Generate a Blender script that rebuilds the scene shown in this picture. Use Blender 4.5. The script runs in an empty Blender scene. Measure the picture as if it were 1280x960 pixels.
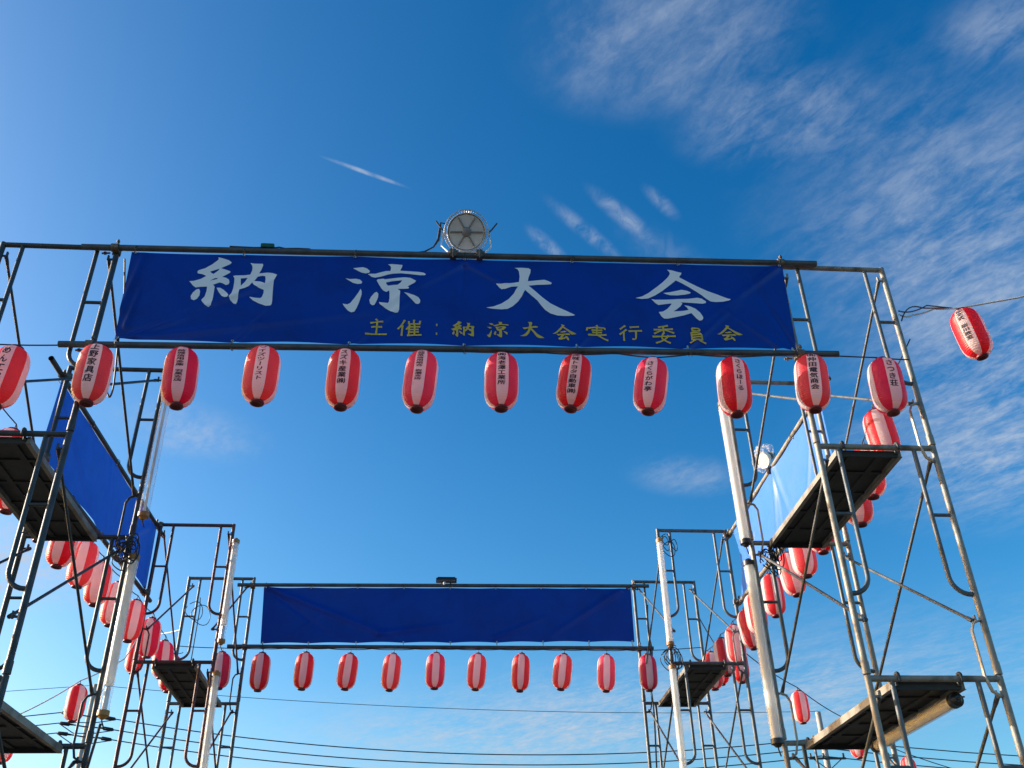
import bpy, bmesh, math, random
from mathutils import Vector, Matrix, noise
from mathutils.geometry import tessellate_polygon
R = math.radians
random.seed(7)
scene = bpy.context.scene
COL = scene.collection

# ------------------------------------------------------------------ camera
CAM_Z = 1.70
PITCH, ROLL, YAW = R(32.998), R(-1.306), R(5.024)
right0 = Vector((math.cos(YAW), -math.sin(YAW), 0))
fwd = Vector((math.sin(YAW)*math.cos(PITCH), math.cos(YAW)*math.cos(PITCH), math.sin(PITCH)))
up0 = right0.cross(fwd)
cr, sr = math.cos(ROLL), math.sin(ROLL)
right = cr*right0 + sr*up0
up = -sr*right0 + cr*up0
cam = bpy.data.cameras.new('camera')
cam.sensor_fit = 'HORIZONTAL'; cam.sensor_width = 36; cam.lens = 34.375
cam.clip_start = 0.05; cam.clip_end = 12000
cam_ob = bpy.data.objects.new('camera', cam); COL.objects.link(cam_ob)
cam_ob.matrix_world = Matrix(((right.x, up.x, -fwd.x, 0), (right.y, up.y, -fwd.y, 0),
                              (right.z, up.z, -fwd.z, CAM_Z), (0, 0, 0, 1)))
scene.camera = cam_ob

# ------------------------------------------------------------------ light and exposure
SUN_EL, SUN_AZ = R(18), R(-75)          # azimuth clockwise from +Y: the low sun stands to the left
scene.view_settings.view_transform = 'Standard'
scene.view_settings.look = 'None'
scene.view_settings.gamma = 1.0
scene.view_settings.use_curve_mapping = False
scene.view_settings.exposure = 0.69

sun = bpy.data.lights.new('sun', 'SUN'); sun.energy = 5.0; sun.angle = R(0.53); sun.color = (1, .93, .82)
sun_ob = bpy.data.objects.new('sun', sun); COL.objects.link(sun_ob)
sd = Vector((math.sin(SUN_AZ)*math.cos(SUN_EL), math.cos(SUN_AZ)*math.cos(SUN_EL), math.sin(SUN_EL)))
sun_ob.rotation_euler = sd.to_track_quat('Z', 'Y').to_euler()
sun_ob.location = sd*60

# ------------------------------------------------------------------ sky: Nishita with a cirrus layer on a plane overhead
world = bpy.data.worlds.new('World'); scene.world = world; world.use_nodes = True
wt = world.node_tree; wn = wt.nodes; wl = wt.links
bg = wn['Background']; bg.inputs[1].default_value = 0.113
sky = wn.new('ShaderNodeTexSky'); sky.sky_type = 'NISHITA'; sky.sun_disc = False
sky.sun_elevation = SUN_EL; sky.sun_rotation = SUN_AZ % (2*math.pi)
sky.air_density = 1.0; sky.dust_density = 2.0; sky.ozone_density = 1.0
hsv = wn.new('ShaderNodeHueSaturation'); hsv.inputs['Hue'].default_value = 0.4935; hsv.inputs['Saturation'].default_value = 1.60; hsv.inputs['Value'].default_value = 1.0
wl.new(sky.outputs[0], hsv.inputs['Color'])
gam = wn.new('ShaderNodeGamma'); gam.inputs['Gamma'].default_value = 1.24
wl.new(hsv.outputs[0], gam.inputs['Color'])

def M(op, a, b=None, c=None, clamp=False):
    n = wn.new('ShaderNodeMath'); n.operation = op; n.use_clamp = clamp
    for i, v in enumerate((a, b, c)):
        if v is None: continue
        if isinstance(v, (int, float)): n.inputs[i].default_value = v
        else: wl.new(v, n.inputs[i])
    return n.outputs[0]
tc = wn.new('ShaderNodeTexCoord')
sep = wn.new('ShaderNodeSeparateXYZ'); wl.new(tc.outputs['Generated'], sep.inputs[0])
zc = M('MAXIMUM', sep.outputs[2], 0.04)
U = M('DIVIDE', sep.outputs[0], zc); V = M('DIVIDE', sep.outputs[1], zc)
comb = wn.new('ShaderNodeCombineXYZ'); wl.new(U, comb.inputs[0]); wl.new(V, comb.inputs[1])
UV = comb.outputs[0]
def wnoise(scale, rot, stretch, detail=6, rough=.6, dist=0., off=0.):
    mp = wn.new('ShaderNodeMapping'); mp.vector_type = 'TEXTURE'; mp.inputs['Rotation'].default_value = (0, 0, rot)
    mp.inputs['Scale'].default_value = (stretch[0], stretch[1], 1); mp.inputs['Location'].default_value = (off, off*.7, off*.3)
    wl.new(UV, mp.inputs[0])
    n = wn.new('ShaderNodeTexNoise'); n.inputs['Scale'].default_value = scale; n.inputs['Detail'].default_value = detail
    n.inputs['Roughness'].default_value = rough; n.inputs['Distortion'].default_value = dist
    wl.new(mp.outputs[0], n.inputs['Vector']); return n.outputs[0]
def smooth(x, a, b):
    n = wn.new('ShaderNodeMapRange'); n.interpolation_type = 'SMOOTHSTEP'
    wl.new(x, n.inputs[0]); n.inputs[1].default_value = a; n.inputs[2].default_value = b
    return n.outputs[0]
def patch(cx, cy, rx, ry, rot, inner=0.25):      # soft elliptical patch of cloud on the cloud plane
    dx = M('SUBTRACT', U, cx); dy = M('SUBTRACT', V, cy)
    c, s = math.cos(rot), math.sin(rot)
    a = M('DIVIDE', M('ADD', M('MULTIPLY', dx, c), M('MULTIPLY', dy, s)), rx)
    b = M('DIVIDE', M('SUBTRACT', M('MULTIPLY', dy, c), M('MULTIPLY', dx, s)), ry)
    r = M('SQRT', M('ADD', M('MULTIPLY', a, a), M('MULTIPLY', b, b)))
    return smooth(r, 1.0, inner)
def addup(lst):
    o = lst[0]
    for x in lst[1:]: o = M('ADD', o, x)
    return o
streak = wnoise(9, R(-57), (1.45, .85), 10, .64, .5)
ripple = wnoise(34, R(-62), (1.5, .9), 8, .66, .3, 3.1)
broad = wnoise(3.0, R(-50), (1.6, 1.0), 5, .55, .2, 7.7)
tex = M('ADD', M('MULTIPLY', streak, .55), M('MULTIPLY', ripple, .45))
tex = smooth(tex, .36, .74)
cover = addup([
    M('MULTIPLY', patch(.27, .76, .22, .15, R(-6)), .52),
    M('MULTIPLY', patch(.44, .87, .17, .11, R(-12)), .55),
    M('MULTIPLY', patch(.86, 1.14, .62, .38, R(48), .0), .92),
    M('MULTIPLY', patch(1.22, 1.68, .66, .50, R(48), .0), 1.15),
    M('MULTIPLY', patch(.70, .70, .14, .08, R(-10)), .55),
    M('MULTIPLY', patch(-.50, 1.74, .20, .15, R(30), .0), .75),
    M('MULTIPLY', patch(-1.16, 2.42, .50, .44, R(20), .0), 1.8),
    M('MULTIPLY', patch(.55, 1.89, .18, .12, R(20), .0), .55),
    M('MULTIPLY', patch(.40, 4.3, 2.0, 1.2, R(-25), .0), 1.15),
    M('MULTIPLY', patch(1.5, 3.6, 1.6, 1.3, R(-25), .0), .65),
    M('MULTIPLY', patch(-2.2, 5.2, 1.3, .8, R(-15), .0), .6),
])
cl1 = M('MULTIPLY', tex, cover)
veil = M('MULTIPLY', smooth(broad, .36, .75), M('MULTIPLY', cover, .42))
# feathery wisps and the short contrail
fray = wnoise(34, R(80), (1.8, 1.), 7, .62, .8, 5.)
fr = smooth(fray, .24, .70)
wisps = addup([
    M('MULTIPLY', patch(.160, 1.140, .070, .018, R(50), .0), .75),
    M('MULTIPLY', patch(.215, 1.105, .120, .019, R(45), .0), .75),
    M('MULTIPLY', patch(.265, 1.068, .100, .021, R(44), .0), .85),
    M('MULTIPLY', patch(.318, 1.038, .060, .016, R(46), .0), .60),
    M('MULTIPLY', patch(.36, 1.16, .16, .05, R(40), .0), .25)])
wisps = M('MULTIPLY', wisps, fr)
trail = M('MULTIPLY', patch(-.111, 1.0, .076, .0058, R(24.5), .2), M('MULTIPLY_ADD', fr, .60, .10))
dens = M('ADD', M('MULTIPLY', M('ADD', cl1, veil), .68), M('ADD', M('MULTIPLY', wisps, .54), M('MULTIPLY', trail, .8)), clamp=True)
cmix = wn.new('ShaderNodeMix'); cmix.data_type = 'RGBA'
wl.new(dens, cmix.inputs['Factor']); wl.new(gam.outputs[0], cmix.inputs['A']); cmix.inputs['B'].default_value = (3.0, 3.4, 4.0, 1)
wl.new(cmix.outputs['Result'], bg.inputs[0])

# ------------------------------------------------------------------ materials
def mat(name, base, rough=.5, metal=0., var=0., scale=8., second=None, thr=(.45, .7), translucent=0., bump=0., bscale=40., coat=0., spec=.5, alpha=1.):
    m = bpy.data.materials.new(name); m.use_nodes = True
    t = m.node_tree; n = t.nodes; l = t.links
    b = n['Principled BSDF']; out = n['Material Output']
    b.inputs['Roughness'].default_value = rough; b.inputs['Metallic'].default_value = metal
    b.inputs['Specular IOR Level'].default_value = spec
    b.inputs['Coat Weight'].default_value = coat; b.inputs['Coat Roughness'].default_value = .25
    b.inputs['Base Color'].default_value = (*base, 1)
    b.inputs['Alpha'].default_value = alpha
    co = n.new('ShaderNodeTexCoord')
    col = None
    if var or second:
        nz = n.new('ShaderNodeTexNoise'); nz.inputs['Scale'].default_value = scale; nz.inputs['Detail'].default_value = 6; nz.inputs['Roughness'].default_value = .62
        l.new(co.outputs['Object'], nz.inputs['Vector'])
        mr = n.new('ShaderNodeMapRange'); mr.inputs[1].default_value = thr[0]; mr.inputs[2].default_value = thr[1]
        l.new(nz.outputs[0], mr.inputs[0])
        mx = n.new('ShaderNodeMix'); mx.data_type = 'RGBA'; l.new(mr.outputs[0], mx.inputs['Factor'])
        mx.inputs['A'].default_value = (*base, 1)
        mx.inputs['B'].default_value = (*(second if second else [c*(1-var) for c in base]), 1)
        l.new(mx.outputs['Result'], b.inputs['Base Color']); col = mx.outputs['Result']
        rr = n.new('ShaderNodeMapRange'); rr.inputs[3].default_value = max(.05, rough-.1); rr.inputs[4].default_value = min(1, rough+.15)
        l.new(nz.outputs[0], rr.inputs[0]); l.new(rr.outputs[0], b.inputs['Roughness'])
    if bump:
        nb = n.new('ShaderNodeTexNoise'); nb.inputs['Scale'].default_value = bscale; nb.inputs['Detail'].default_value = 4
        l.new(co.outputs['Object'], nb.inputs['Vector'])
        bp = n.new('ShaderNodeBump'); bp.inputs['Strength'].default_value = bump; bp.inputs['Distance'].default_value = .02
        l.new(nb.outputs[0], bp.inputs['Height']); l.new(bp.outputs[0], b.inputs['Normal'])
    if translucent:
        tr = n.new('ShaderNodeBsdfTranslucent')
        if col is not None: l.new(col, tr.inputs[0])
        else: tr.inputs[0].default_value = (*base, 1)
        ms = n.new('ShaderNodeMixShader'); ms.inputs[0].default_value = translucent
        l.new(b.outputs[0], ms.inputs[1]); l.new(tr.outputs[0], ms.inputs[2]); l.new(ms.outputs[0], out.inputs[0])
    return m
def clear_mat(name, tint, mixf, rough=.12):
    m = bpy.data.materials.new(name); m.use_nodes = True
    t = m.node_tree; n = t.nodes; l = t.links
    b = n['Principled BSDF']; b.inputs['Base Color'].default_value = (*tint, 1); b.inputs['Roughness'].default_value = rough
    tp = n.new('ShaderNodeBsdfTransparent'); ms = n.new('ShaderNodeMixShader')
    lw = n.new('ShaderNodeLayerWeight'); lw.inputs[0].default_value = .35
    mr = n.new('ShaderNodeMapRange'); mr.inputs[3].default_value = mixf; mr.inputs[4].default_value = min(1, mixf+.42)
    l.new(lw.outputs['Facing'], mr.inputs[0]); l.new(mr.outputs[0], ms.inputs[0])
    l.new(tp.outputs[0], ms.inputs[1]); l.new(b.outputs[0], ms.inputs[2]); l.new(ms.outputs[0], n['Material Output'].inputs[0])
    return m

MT = {
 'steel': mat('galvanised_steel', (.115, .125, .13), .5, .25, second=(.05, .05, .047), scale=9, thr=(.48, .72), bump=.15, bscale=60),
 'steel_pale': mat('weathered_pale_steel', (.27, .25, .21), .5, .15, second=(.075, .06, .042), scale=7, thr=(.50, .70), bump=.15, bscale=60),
 'steel_red': mat('red_oxide_steel', (.115, .040, .036), .50, .15, second=(.055, .03, .028), scale=9, thr=(.42, .66), bump=.2, bscale=60),
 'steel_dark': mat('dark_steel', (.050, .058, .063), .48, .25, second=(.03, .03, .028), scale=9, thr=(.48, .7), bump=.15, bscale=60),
 'pipe': mat('scaffold_pipe_steel', (.085, .098, .105), .45, .3, second=(.045, .046, .046), scale=6, thr=(.45, .7), bump=.12, bscale=60),
 'clamp': mat('rusty_clamp', (.20, .165, .125), .55, .5, second=(.09, .06, .04), scale=30, thr=(.4, .65), bump=.2),
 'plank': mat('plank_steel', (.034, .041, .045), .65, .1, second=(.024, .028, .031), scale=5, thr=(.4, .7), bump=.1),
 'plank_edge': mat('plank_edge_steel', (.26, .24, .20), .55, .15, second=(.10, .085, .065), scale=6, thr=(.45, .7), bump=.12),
 'arm': mat('zinc_arm', (.42, .40, .35), .45, .2, second=(.18, .15, .12), scale=14, thr=(.55, .75)),
 'banner': mat('navy_banner_vinyl', (.0010, .032, .285), .38, var=.22, scale=3, translucent=.08, bump=.16, bscale=7, coat=.06, spec=.25),
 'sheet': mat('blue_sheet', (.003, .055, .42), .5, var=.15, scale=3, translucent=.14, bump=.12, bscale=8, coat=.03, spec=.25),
 'sheet_sunlit': mat('sunlit_blue_sheet', (.040, .190, .68), .45, var=.12, scale=2.5, translucent=.22, bump=.12, bscale=7, coat=.12),  # paler copy of the side sheet blue, its sunlight put into the colour
 'white_ink': mat('white_lettering', (.80, .80, .80), .5),
 'yellow_ink': mat('yellow_lettering', (.62, .44, .035), .5),
 'black_ink': mat('black_lettering', (.012, .012, .02), .5),
 'l_red': mat('red_lantern_vinyl', (.80, .006, .020), .36, translucent=.50, coat=.10, var=.12, scale=6),
 'l_crim': mat('crimson_lantern_vinyl', (.80, .006, .080), .36, translucent=.50, coat=.10, var=.12, scale=6),
 'l_white': mat('white_lantern_vinyl', (.86, .79, .80), .38, translucent=.52, coat=.10),
 'l_cap': mat('dark_lantern_cap', (.15, .010, .016), .45),
 'cable': mat('black_cable', (.018, .02, .024), .5),
 'cable_pale': mat('pale_cable', (.55, .54, .50), .5),
 'wire': mat('line_wire', (.045, .05, .06), .5),
 'tube': mat('milky_tube', (.86, .85, .81), .35, translucent=.45, var=.06, scale=4),
 'clear': clear_mat('clear_cover', (.86, .88, .90), .07),
 'bag': clear_mat('plastic_bag', (.85, .87, .88), .05, .15),
 'orange_cap': mat('amber_cap', (.42, .20, .045), .45),
 'black': mat('black_plastic', (.016, .017, .019), .42),
 'alu': mat('cast_aluminium', (.55, .56, .57), .35, .7, var=.3, scale=12),
 'lens': mat('lamp_lens', (.62, .62, .63), .30, .0, var=.15, scale=10, coat=.4),
 'lens_dark': mat('lamp_hub', (.20, .20, .21), .4),
 'white_plastic': mat('white_plastic', (.80, .79, .76), .4, translucent=.15),
 'green': mat('green_plastic', (.01, .085, .045), .4),
 'concrete': mat('pole_concrete', (.42, .41, .39), .8, var=.25, scale=4),
 'insul': mat('insulator', (.012, .012, .013), .4),
 'ground': mat('gravel_ground', (.070, .062, .052), .95, second=(.045, .046, .034), scale=.6, thr=(.4, .65), bump=.5, bscale=30),
 'eyelet': mat('brass_eyelet', (.75, .72, .65), .3, .6),
}

for k in ('l_red', 'l_crim', 'l_white'):          # each lantern fades and dents a little differently
    t = MT[k].node_tree; n = t.nodes; l = t.links
    b = n['Principled BSDF']; tr = [x for x in n if x.type == 'BSDF_TRANSLUCENT'][0]
    oi = n.new('ShaderNodeObjectInfo'); hs = n.new('ShaderNodeHueSaturation')
    mr = n.new('ShaderNodeMapRange'); mr.inputs[3].default_value = .88; mr.inputs[4].default_value = 1.06; l.new(oi.outputs['Random'], mr.inputs[0])
    ms = n.new('ShaderNodeMapRange'); ms.inputs[3].default_value = 1.0; ms.inputs[4].default_value = .90 if k != 'l_white' else 1.0; l.new(oi.outputs['Random'], ms.inputs[0])
    src = b.inputs['Base Color'].links
    if src: l.new(src[0].from_socket, hs.inputs['Color'])
    else: hs.inputs['Color'].default_value = b.inputs['Base Color'].default_value
    l.new(mr.outputs[0], hs.inputs['Value']); l.new(ms.outputs[0], hs.inputs['Saturation'])
    l.new(hs.outputs[0], b.inputs['Base Color']); l.new(hs.outputs[0], tr.inputs[0])
    co = n.new('ShaderNodeTexCoord'); va = n.new('ShaderNodeVectorMath'); va.operation = 'ADD'
    mu = n.new('ShaderNodeMath'); mu.operation = 'MULTIPLY'; mu.inputs[1].default_value = 37.; l.new(oi.outputs['Random'], mu.inputs[0])
    l.new(co.outputs['Object'], va.inputs[0]); l.new(mu.outputs[0], va.inputs[1])
    nz = n.new('ShaderNodeTexNoise'); nz.inputs['Scale'].default_value = 7; nz.inputs['Detail'].default_value = 3; l.new(va.outputs[0], nz.inputs['Vector'])
    bp = n.new('ShaderNodeBump'); bp.inputs['Strength'].default_value = .35; bp.inputs['Distance'].default_value = .03
    l.new(nz.outputs[0], bp.inputs['Height']); l.new(bp.outputs[0], b.inputs['Normal']); l.new(bp.outputs[0], tr.inputs['Normal'])

# ------------------------------------------------------------------ mesh helpers
class MB:
    def __init__(s): s.v = []; s.f = []; s.m = []; s.sm = []
    def _add(s, vs, fs, mi=0, smooth=True):
        o = len(s.v); s.v += [tuple(p) for p in vs]
        for f in fs: s.f.append(tuple(i+o for i in f)); s.m.append(mi); s.sm.append(smooth)
    def tube(s, path, r, seg=10, mi=0, caps=True, flat=None):
        path = [Vector(p) for p in path]; n = len(path)
        rs = r if isinstance(r, (list, tuple)) else [r]*n
        tans = []
        for i in range(n):
            a = path[max(i-1, 0)]; b = path[min(i+1, n-1)]
            tans.append((b-a).normalized())
        t = tans[0]; ref = Vector((0, 0, 1)) if abs(t.z) < .9 else Vector((1, 0, 0))
        nx = t.cross(ref).normalized(); vs = []; fs = []
        for i in range(n):
            t = tans[i]; nx = (nx - t*nx.dot(t)).normalized(); ny = t.cross(nx)
            for k in range(seg):
                a = 2*math.pi*k/seg
                vs.append(path[i] + nx*(rs[i]*math.cos(a)) + ny*(rs[i]*math.sin(a)*(flat if flat else 1)))
        for i in range(n-1):
            for k in range(seg):
                a = i*seg+k; b = i*seg+(k+1) % seg
                fs.append((a, b, b+seg, a+seg))
        s._add(vs, fs, mi, True)
        if caps:
            s._add(vs[:seg], [tuple(range(seg))[::-1]], mi, False)
            s._add(vs[-seg:], [tuple(range(seg))], mi, False)
        return s
    def box(s, c, size, rot=None, mi=0):
        c = Vector(c); hx, hy, hz = [x/2 for x in size]
        rm = rot if rot is not None else Matrix.Identity(3)
        vs = [c + rm @ Vector((x, y, z)) for x in (-hx, hx) for y in (-hy, hy) for z in (-hz, hz)]
        s._add(vs, [(0, 1, 3, 2), (4, 6, 7, 5), (0, 4, 5, 1), (2, 3, 7, 6), (0, 2, 6, 4), (1, 5, 7, 3)], mi, False)
        return s
    def lathe(s, prof, seg=24, mi=0, axis=None, mfun=None, cap=False):
        vs = []; n = len(prof)
        for (r, z) in prof:
            for k in range(seg):
                a = 2*math.pi*k/seg; vs.append(Vector((r*math.sin(a), -r*math.cos(a), z)))
        if axis is not None: vs = [axis @ p for p in vs]
        o = len(s.v); s.v += [tuple(p) for p in vs]
        for i in range(n-1):
            for k in range(seg):
                a = i*seg+k; b = i*seg+(k+1) % seg
                s.f.append((o+a, o+a+seg, o+b+seg, o+b)); s.m.append(mfun(k) if mfun else mi); s.sm.append(True)
        if cap:
            s._add(vs[:seg], [tuple(range(seg))], mi, False); s._add(vs[-seg:], [tuple(range(seg))[::-1]], mi, False)
        return s
    def mesh(s, name, mats):
        me = bpy.data.meshes.new(name); me.from_pydata(s.v, [], s.f)
        for m in (mats if isinstance(mats, (list, tuple)) else [mats]): me.materials.append(m)
        me.polygons.foreach_set('material_index', s.m); me.polygons.foreach_set('use_smooth', s.sm)
        me.update(); return me
    def build(s, name, mats, parent=None, **kw): return link(name, s.mesh(name, mats), parent, **kw)
def link(name, me, parent=None, loc=None, mtx=None):
    o = bpy.data.objects.new(name, me); COL.objects.link(o)
    if parent is not None: o.parent = parent
    if mtx is not None: o.matrix_basis = mtx
    elif loc is not None: o.location = loc
    return o
def tag(o, label=None, cat=None, group=None, kind=None):
    for k, v in (('label', label), ('category', cat), ('group', group), ('kind', kind)):
        if v: o[k] = v
    return o
def empty(name, loc=(0, 0, 0), **kw):
    o = bpy.data.objects.new(name, None); COL.objects.link(o); o.location = loc; o.empty_display_size = .1
    return tag(o, **kw)
def lerp(a, b, t): return a+(b-a)*t
def vl(a, b, t): return Vector(a).lerp(Vector(b), t)
ORD = ['first', 'second', 'third', 'fourth', 'fifth', 'sixth', 'seventh', 'eighth', 'ninth', 'tenth', 'eleventh', 'twelfth', 'thirteenth', 'fourteenth']

# ------------------------------------------------------------------ ground
g = MB(); g._add([(-4000, -4000, 0), (4000, -4000, 0), (4000, 4000, 0), (-4000, 4000, 0)], [(0, 1, 2, 3)], 0, False)
tag(g.build('ground', MT['ground']), kind='structure')

# ------------------------------------------------------------------ scaffold towers
H, W, S, ZT = 1.725, .890, 1.764, 6.9565
PINS = (.114, 1.333)
def frame_meshes(mt, tagname):
    hw = W/2
    p = MB()
    for sx in (-1, 1):
        p.tube([(sx*hw, 0, .018), (sx*hw, 0, -H+.03)], .0225, 12)
        p.tube([(sx*hw, 0, -H+.11), (sx*hw, 0, -H+.028)], .0265, 12)          # joint sleeve over the frame below
        for z in PINS:
            p.tube([(sx*hw, 0, -z), (sx*(hw-.06), 0, -z)], .009, 6)
            p.box((sx*(hw-.055), 0, -z+.012), (.012, .02, .05))
    p.tube([(-hw, 0, 0), (hw, 0, 0)], .0215, 12)
    portal = p.mesh('frame_'+tagname, mt)
    jt, rg = [], []
    for sx in (-1, 1):
        xj = hw-.155; rr = .13
        path = [(sx*xj, 0, -.01), (sx*xj, 0, -.5), (sx*xj, 0, -1.147+rr)]
        for k in range(1, 8):
            a = k/7*math.pi/2
            path.append((sx*(xj+rr*(1-math.cos(a))), 0, -1.147+rr-rr*math.sin(a)))
        path.append((sx*hw, 0, -1.147))
        jt.append(MB().tube(path, .0168, 10).mesh('curved_tube_'+tagname, mt))
        rg.append(MB().tube([(sx*xj, 0, -.55), (sx*hw, 0, -.55)], .0135, 8).mesh('rung_'+tagname, mt))
    # one brace rod, unit: from (0,0,0) to (0,S,-drop)
    drop = PINS[1]-PINS[0]
    br = []
    for d in (1, -1):
        a = Vector((0, 0, 0 if d > 0 else -drop)); b = Vector((0, S, -drop if d > 0 else 0))
        u = (b-a).normalized()
        m = MB().tube([a, a+u*.05, a+u*.09, b-u*.09, b-u*.05, b], [.016, .016, .0118, .0118, .016, .016], 8)
        mid = (a+b)/2
        br.append(m.mesh('brace_'+tagname, mt))
    al = MB()
    zz = PINS[1]-(H+PINS[0])
    path = [(0, 0, 0), (-.045, 0, -.02), (-.07, 0, -.07), (-.07, 0, -.38), (-.045, 0, zz+.03), (0, 0, zz)]
    al.tube(path, .0165, 8, flat=.55)
    arm = al.mesh('arm_lock_'+tagname, MT['arm'] if tagname == 'near_right' else mt)
    return portal, jt, rg, br, arm
def tower(label, xi, sg, y0, mt, tagname, stages=4, rear=None):
    cx = xi+sg*W/2
    t = empty('scaffold_tower', (cx, y0, 0), label=label, cat='scaffold', group='scaffold towers at the corners')
    portal, jt, rg, br, arm = frame_meshes(mt, tagname)
    if tagname == 'near_right': _, jt, rg, br, _ = frame_meshes(MT['steel'], tagname+'_inner')  # curved tubes, rungs and braces in darker steel: their shade put into the colour
    sets = [(portal, jt, rg), (portal, jt, rg)]
    if rear: sets[1] = frame_meshes(rear, tagname+'_rear')[:3]
    for st in range(stages):
        z = ZT-H*st
        for d in (0, 1):
            portal, jt, rg = sets[d]
            f = link('frame', portal, t, (0, S*d, z))
            for k in (0, 1):
                link('curved_tube', jt[k], f); link('rung', rg[k], f)
            if st:
                for sx in ((sg,) if d == 0 else (-sg,)):
                    o = link('arm_lock', arm, t, (sx*(W/2-.035), S*d-.012, ZT-H*(st-1)-PINS[1]))
                    if sx < 0: o.rotation_euler = (0, 0, math.pi)
        for sx in (-1, 1):
            for k in (0, 1):
                link('brace', br[k], t, (sx*(W/2-.05-.024*k), 0, z-PINS[0]))
    z = ZT-H*stages
    for d in (0, 1):
        for sx in (-1, 1):
            MB().tube([(sx*W/2, S*d, z+.12), (sx*W/2, S*d, .02)], .017, 10).box((sx*W/2, S*d, .012), (.14, .14, .012)).build('jack_base', mt, t)
    return t
TOW = {
 'NL': (-2.6095, -1, 6.216), 'NR': (2.8132, 1, 6.160), 'FL': (-2.5341, -1, 11.480), 'FR': (2.849, 1, 11.442)}
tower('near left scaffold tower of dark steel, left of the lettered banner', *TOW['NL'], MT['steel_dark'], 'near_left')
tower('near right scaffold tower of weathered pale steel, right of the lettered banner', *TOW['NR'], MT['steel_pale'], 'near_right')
tower('far left scaffold tower with reddish brown frames, beside the plain far banner', *TOW['FL'], MT['steel_red'], 'far_left', rear=MT['steel'])
tower('far right scaffold tower of grey frames, beside the plain far banner', *TOW['FR'], MT['steel'], 'far_right')

# ------------------------------------------------------------------ scaffold planks hooked over the cross bars
PW = .50
def plank_meshes():
    L = S
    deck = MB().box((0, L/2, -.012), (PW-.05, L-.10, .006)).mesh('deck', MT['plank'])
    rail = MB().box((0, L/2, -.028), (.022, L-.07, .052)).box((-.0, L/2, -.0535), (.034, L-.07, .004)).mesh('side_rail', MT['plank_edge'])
    rib = MB().box((0, L/2, -.0215), (.045, L-.12, .012)).mesh('long_rib', MT['plank'])
    cross = MB().box((0, 0, -.021), (PW-.05, .03, .012)).mesh('cross_rib', MT['plank'])
    endp = MB().box((0, 0, -.030), (PW-.03, .022, .050)).mesh('end_bar', MT['plank'])
    hk = MB().tube([(0, 0, -.035), (0, -.004, .012)] + [(0, -.03+.028*math.cos(a), .012+.028*math.sin(a)) for a in [k*math.pi/6 for k in range(1, 7)]] + [(0, -.058, -.02)], .011, 8)
    hook = hk.mesh('hook', MT['steel_dark'])
    return deck, rail, rib, cross, endp, hook
PM = plank_meshes()
def plank(label, xc, y0, z, dip=0.):
    deck, rail, rib, cross, endp, hook = PM
    t = empty('scaffold_plank', (xc, y0, z-.004), label=label, cat='plank', group='steel scaffold planks')
    link('deck', deck, t)
    for sx in (-1, 1): link('side_rail', rail, t, (sx*(PW/2-.011), 0, 0))
    for x in (-.11, .11): link('long_rib', rib, t, (x, 0, 0))
    for k in range(1, 5): link('cross_rib', cross, t, (0, S*k/5, 0))
    link('end_bar', endp, t, (0, .047, 0)); link('end_bar', endp, t, (0, S-.047, 0))
    for sx in (-1, 1):
        link('hook', hook, t, (sx*(PW/2-.04), .03, 0))
        o = link('hook', hook, t, (sx*(PW/2-.04), S-.03, 0)); o.rotation_euler = (0, 0, math.pi)
    return t
Z1, Z2 = ZT-H, ZT-2*H
plank('upper plank across the near left tower, in front of the dark blue side sheet', -3.13, TOW['NL'][2], Z1)
plank('lower plank of the near left tower, at the bottom left edge', -3.03, TOW['NL'][2], Z2)
plank('upper plank across the near right tower, in front of the bright blue sheet', 3.21, TOW['NR'][2], Z1)
plank('lower plank of the near right tower, with a lamp tube slung under it', 3.22, TOW['NR'][2], Z2)
plank('plank on the far left reddish tower', -2.98, TOW['FL'][2], Z1)
plank('plank on the far right tower', 3.28, TOW['FR'][2], Z1)

# ------------------------------------------------------------------ horizontal pipes with clamps
def pipe(label, a, b, clamps, r=.0255, mt='pipe'):
    a = Vector(a); b = Vector(b); mid = (a+b)/2
    t = empty('scaffold_pipe', mid, label=label, cat='pipe', group='horizontal scaffold pipes')
    m = MB(); u = (b-a).normalized()
    m.tube([a-mid, b-mid], r, 16, caps=False)
    for e, s in ((a-mid, 1), (b-mid, -1)):        # open tube ends
        m.tube([e, e+u*s*.12], r*.82, 16, caps=False)
        q = [e+u*s*.1]
        m.tube([e+u*s*.10, e+u*s*.104], r*.82, 12)
    m.build('tube', MT[mt], t)
    for (k, off) in clamps:                       # k along the pipe, off = vector to the post axis
        p = a.lerp(b, k)-mid; off = Vector(off)
        c = MB()
        c.tube([p-u*.028, p+u*.028], r+.009, 14)
        q = p+off
        c.tube([q-Vector((0, 0, .03)), q+Vector((0, 0, .03))], .0335, 14)
        c.box(p+off*.5, (.05, .05, .045))
        side = Vector((0, 0, 1))
        c.tube([p+u*.01+side*.02, p+u*.01+side*.085], .0075, 6); c.tube([p+u*.01+side*.055, p+u*.01+side*.073], .014, 6)
        c.tube([q-u*.05+Vector((0, 0, -.015)), q-u*.115+Vector((0, 0, -.02))], .0075, 6)
        c.tube([q-u*.08+Vector((0, 0, -.017)), q-u*.098+Vector((0, 0, -.018))], .014, 6)
        c.build('clamp', MT['clamp'], t)
    return t
def kx(a, b, x, ax=0): return (x-a[ax])/(b[ax]-a[ax])
PY = lambda x: lerp(6.167, 6.112, (x+2.61)/5.42)
FT = ((-2.87, PY(-2.87), 6.922), (3.118, PY(3.118), 6.960))
FB = ((-2.835, PY(-2.835), 5.975), (3.12, PY(3.12), 6.040))
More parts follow.
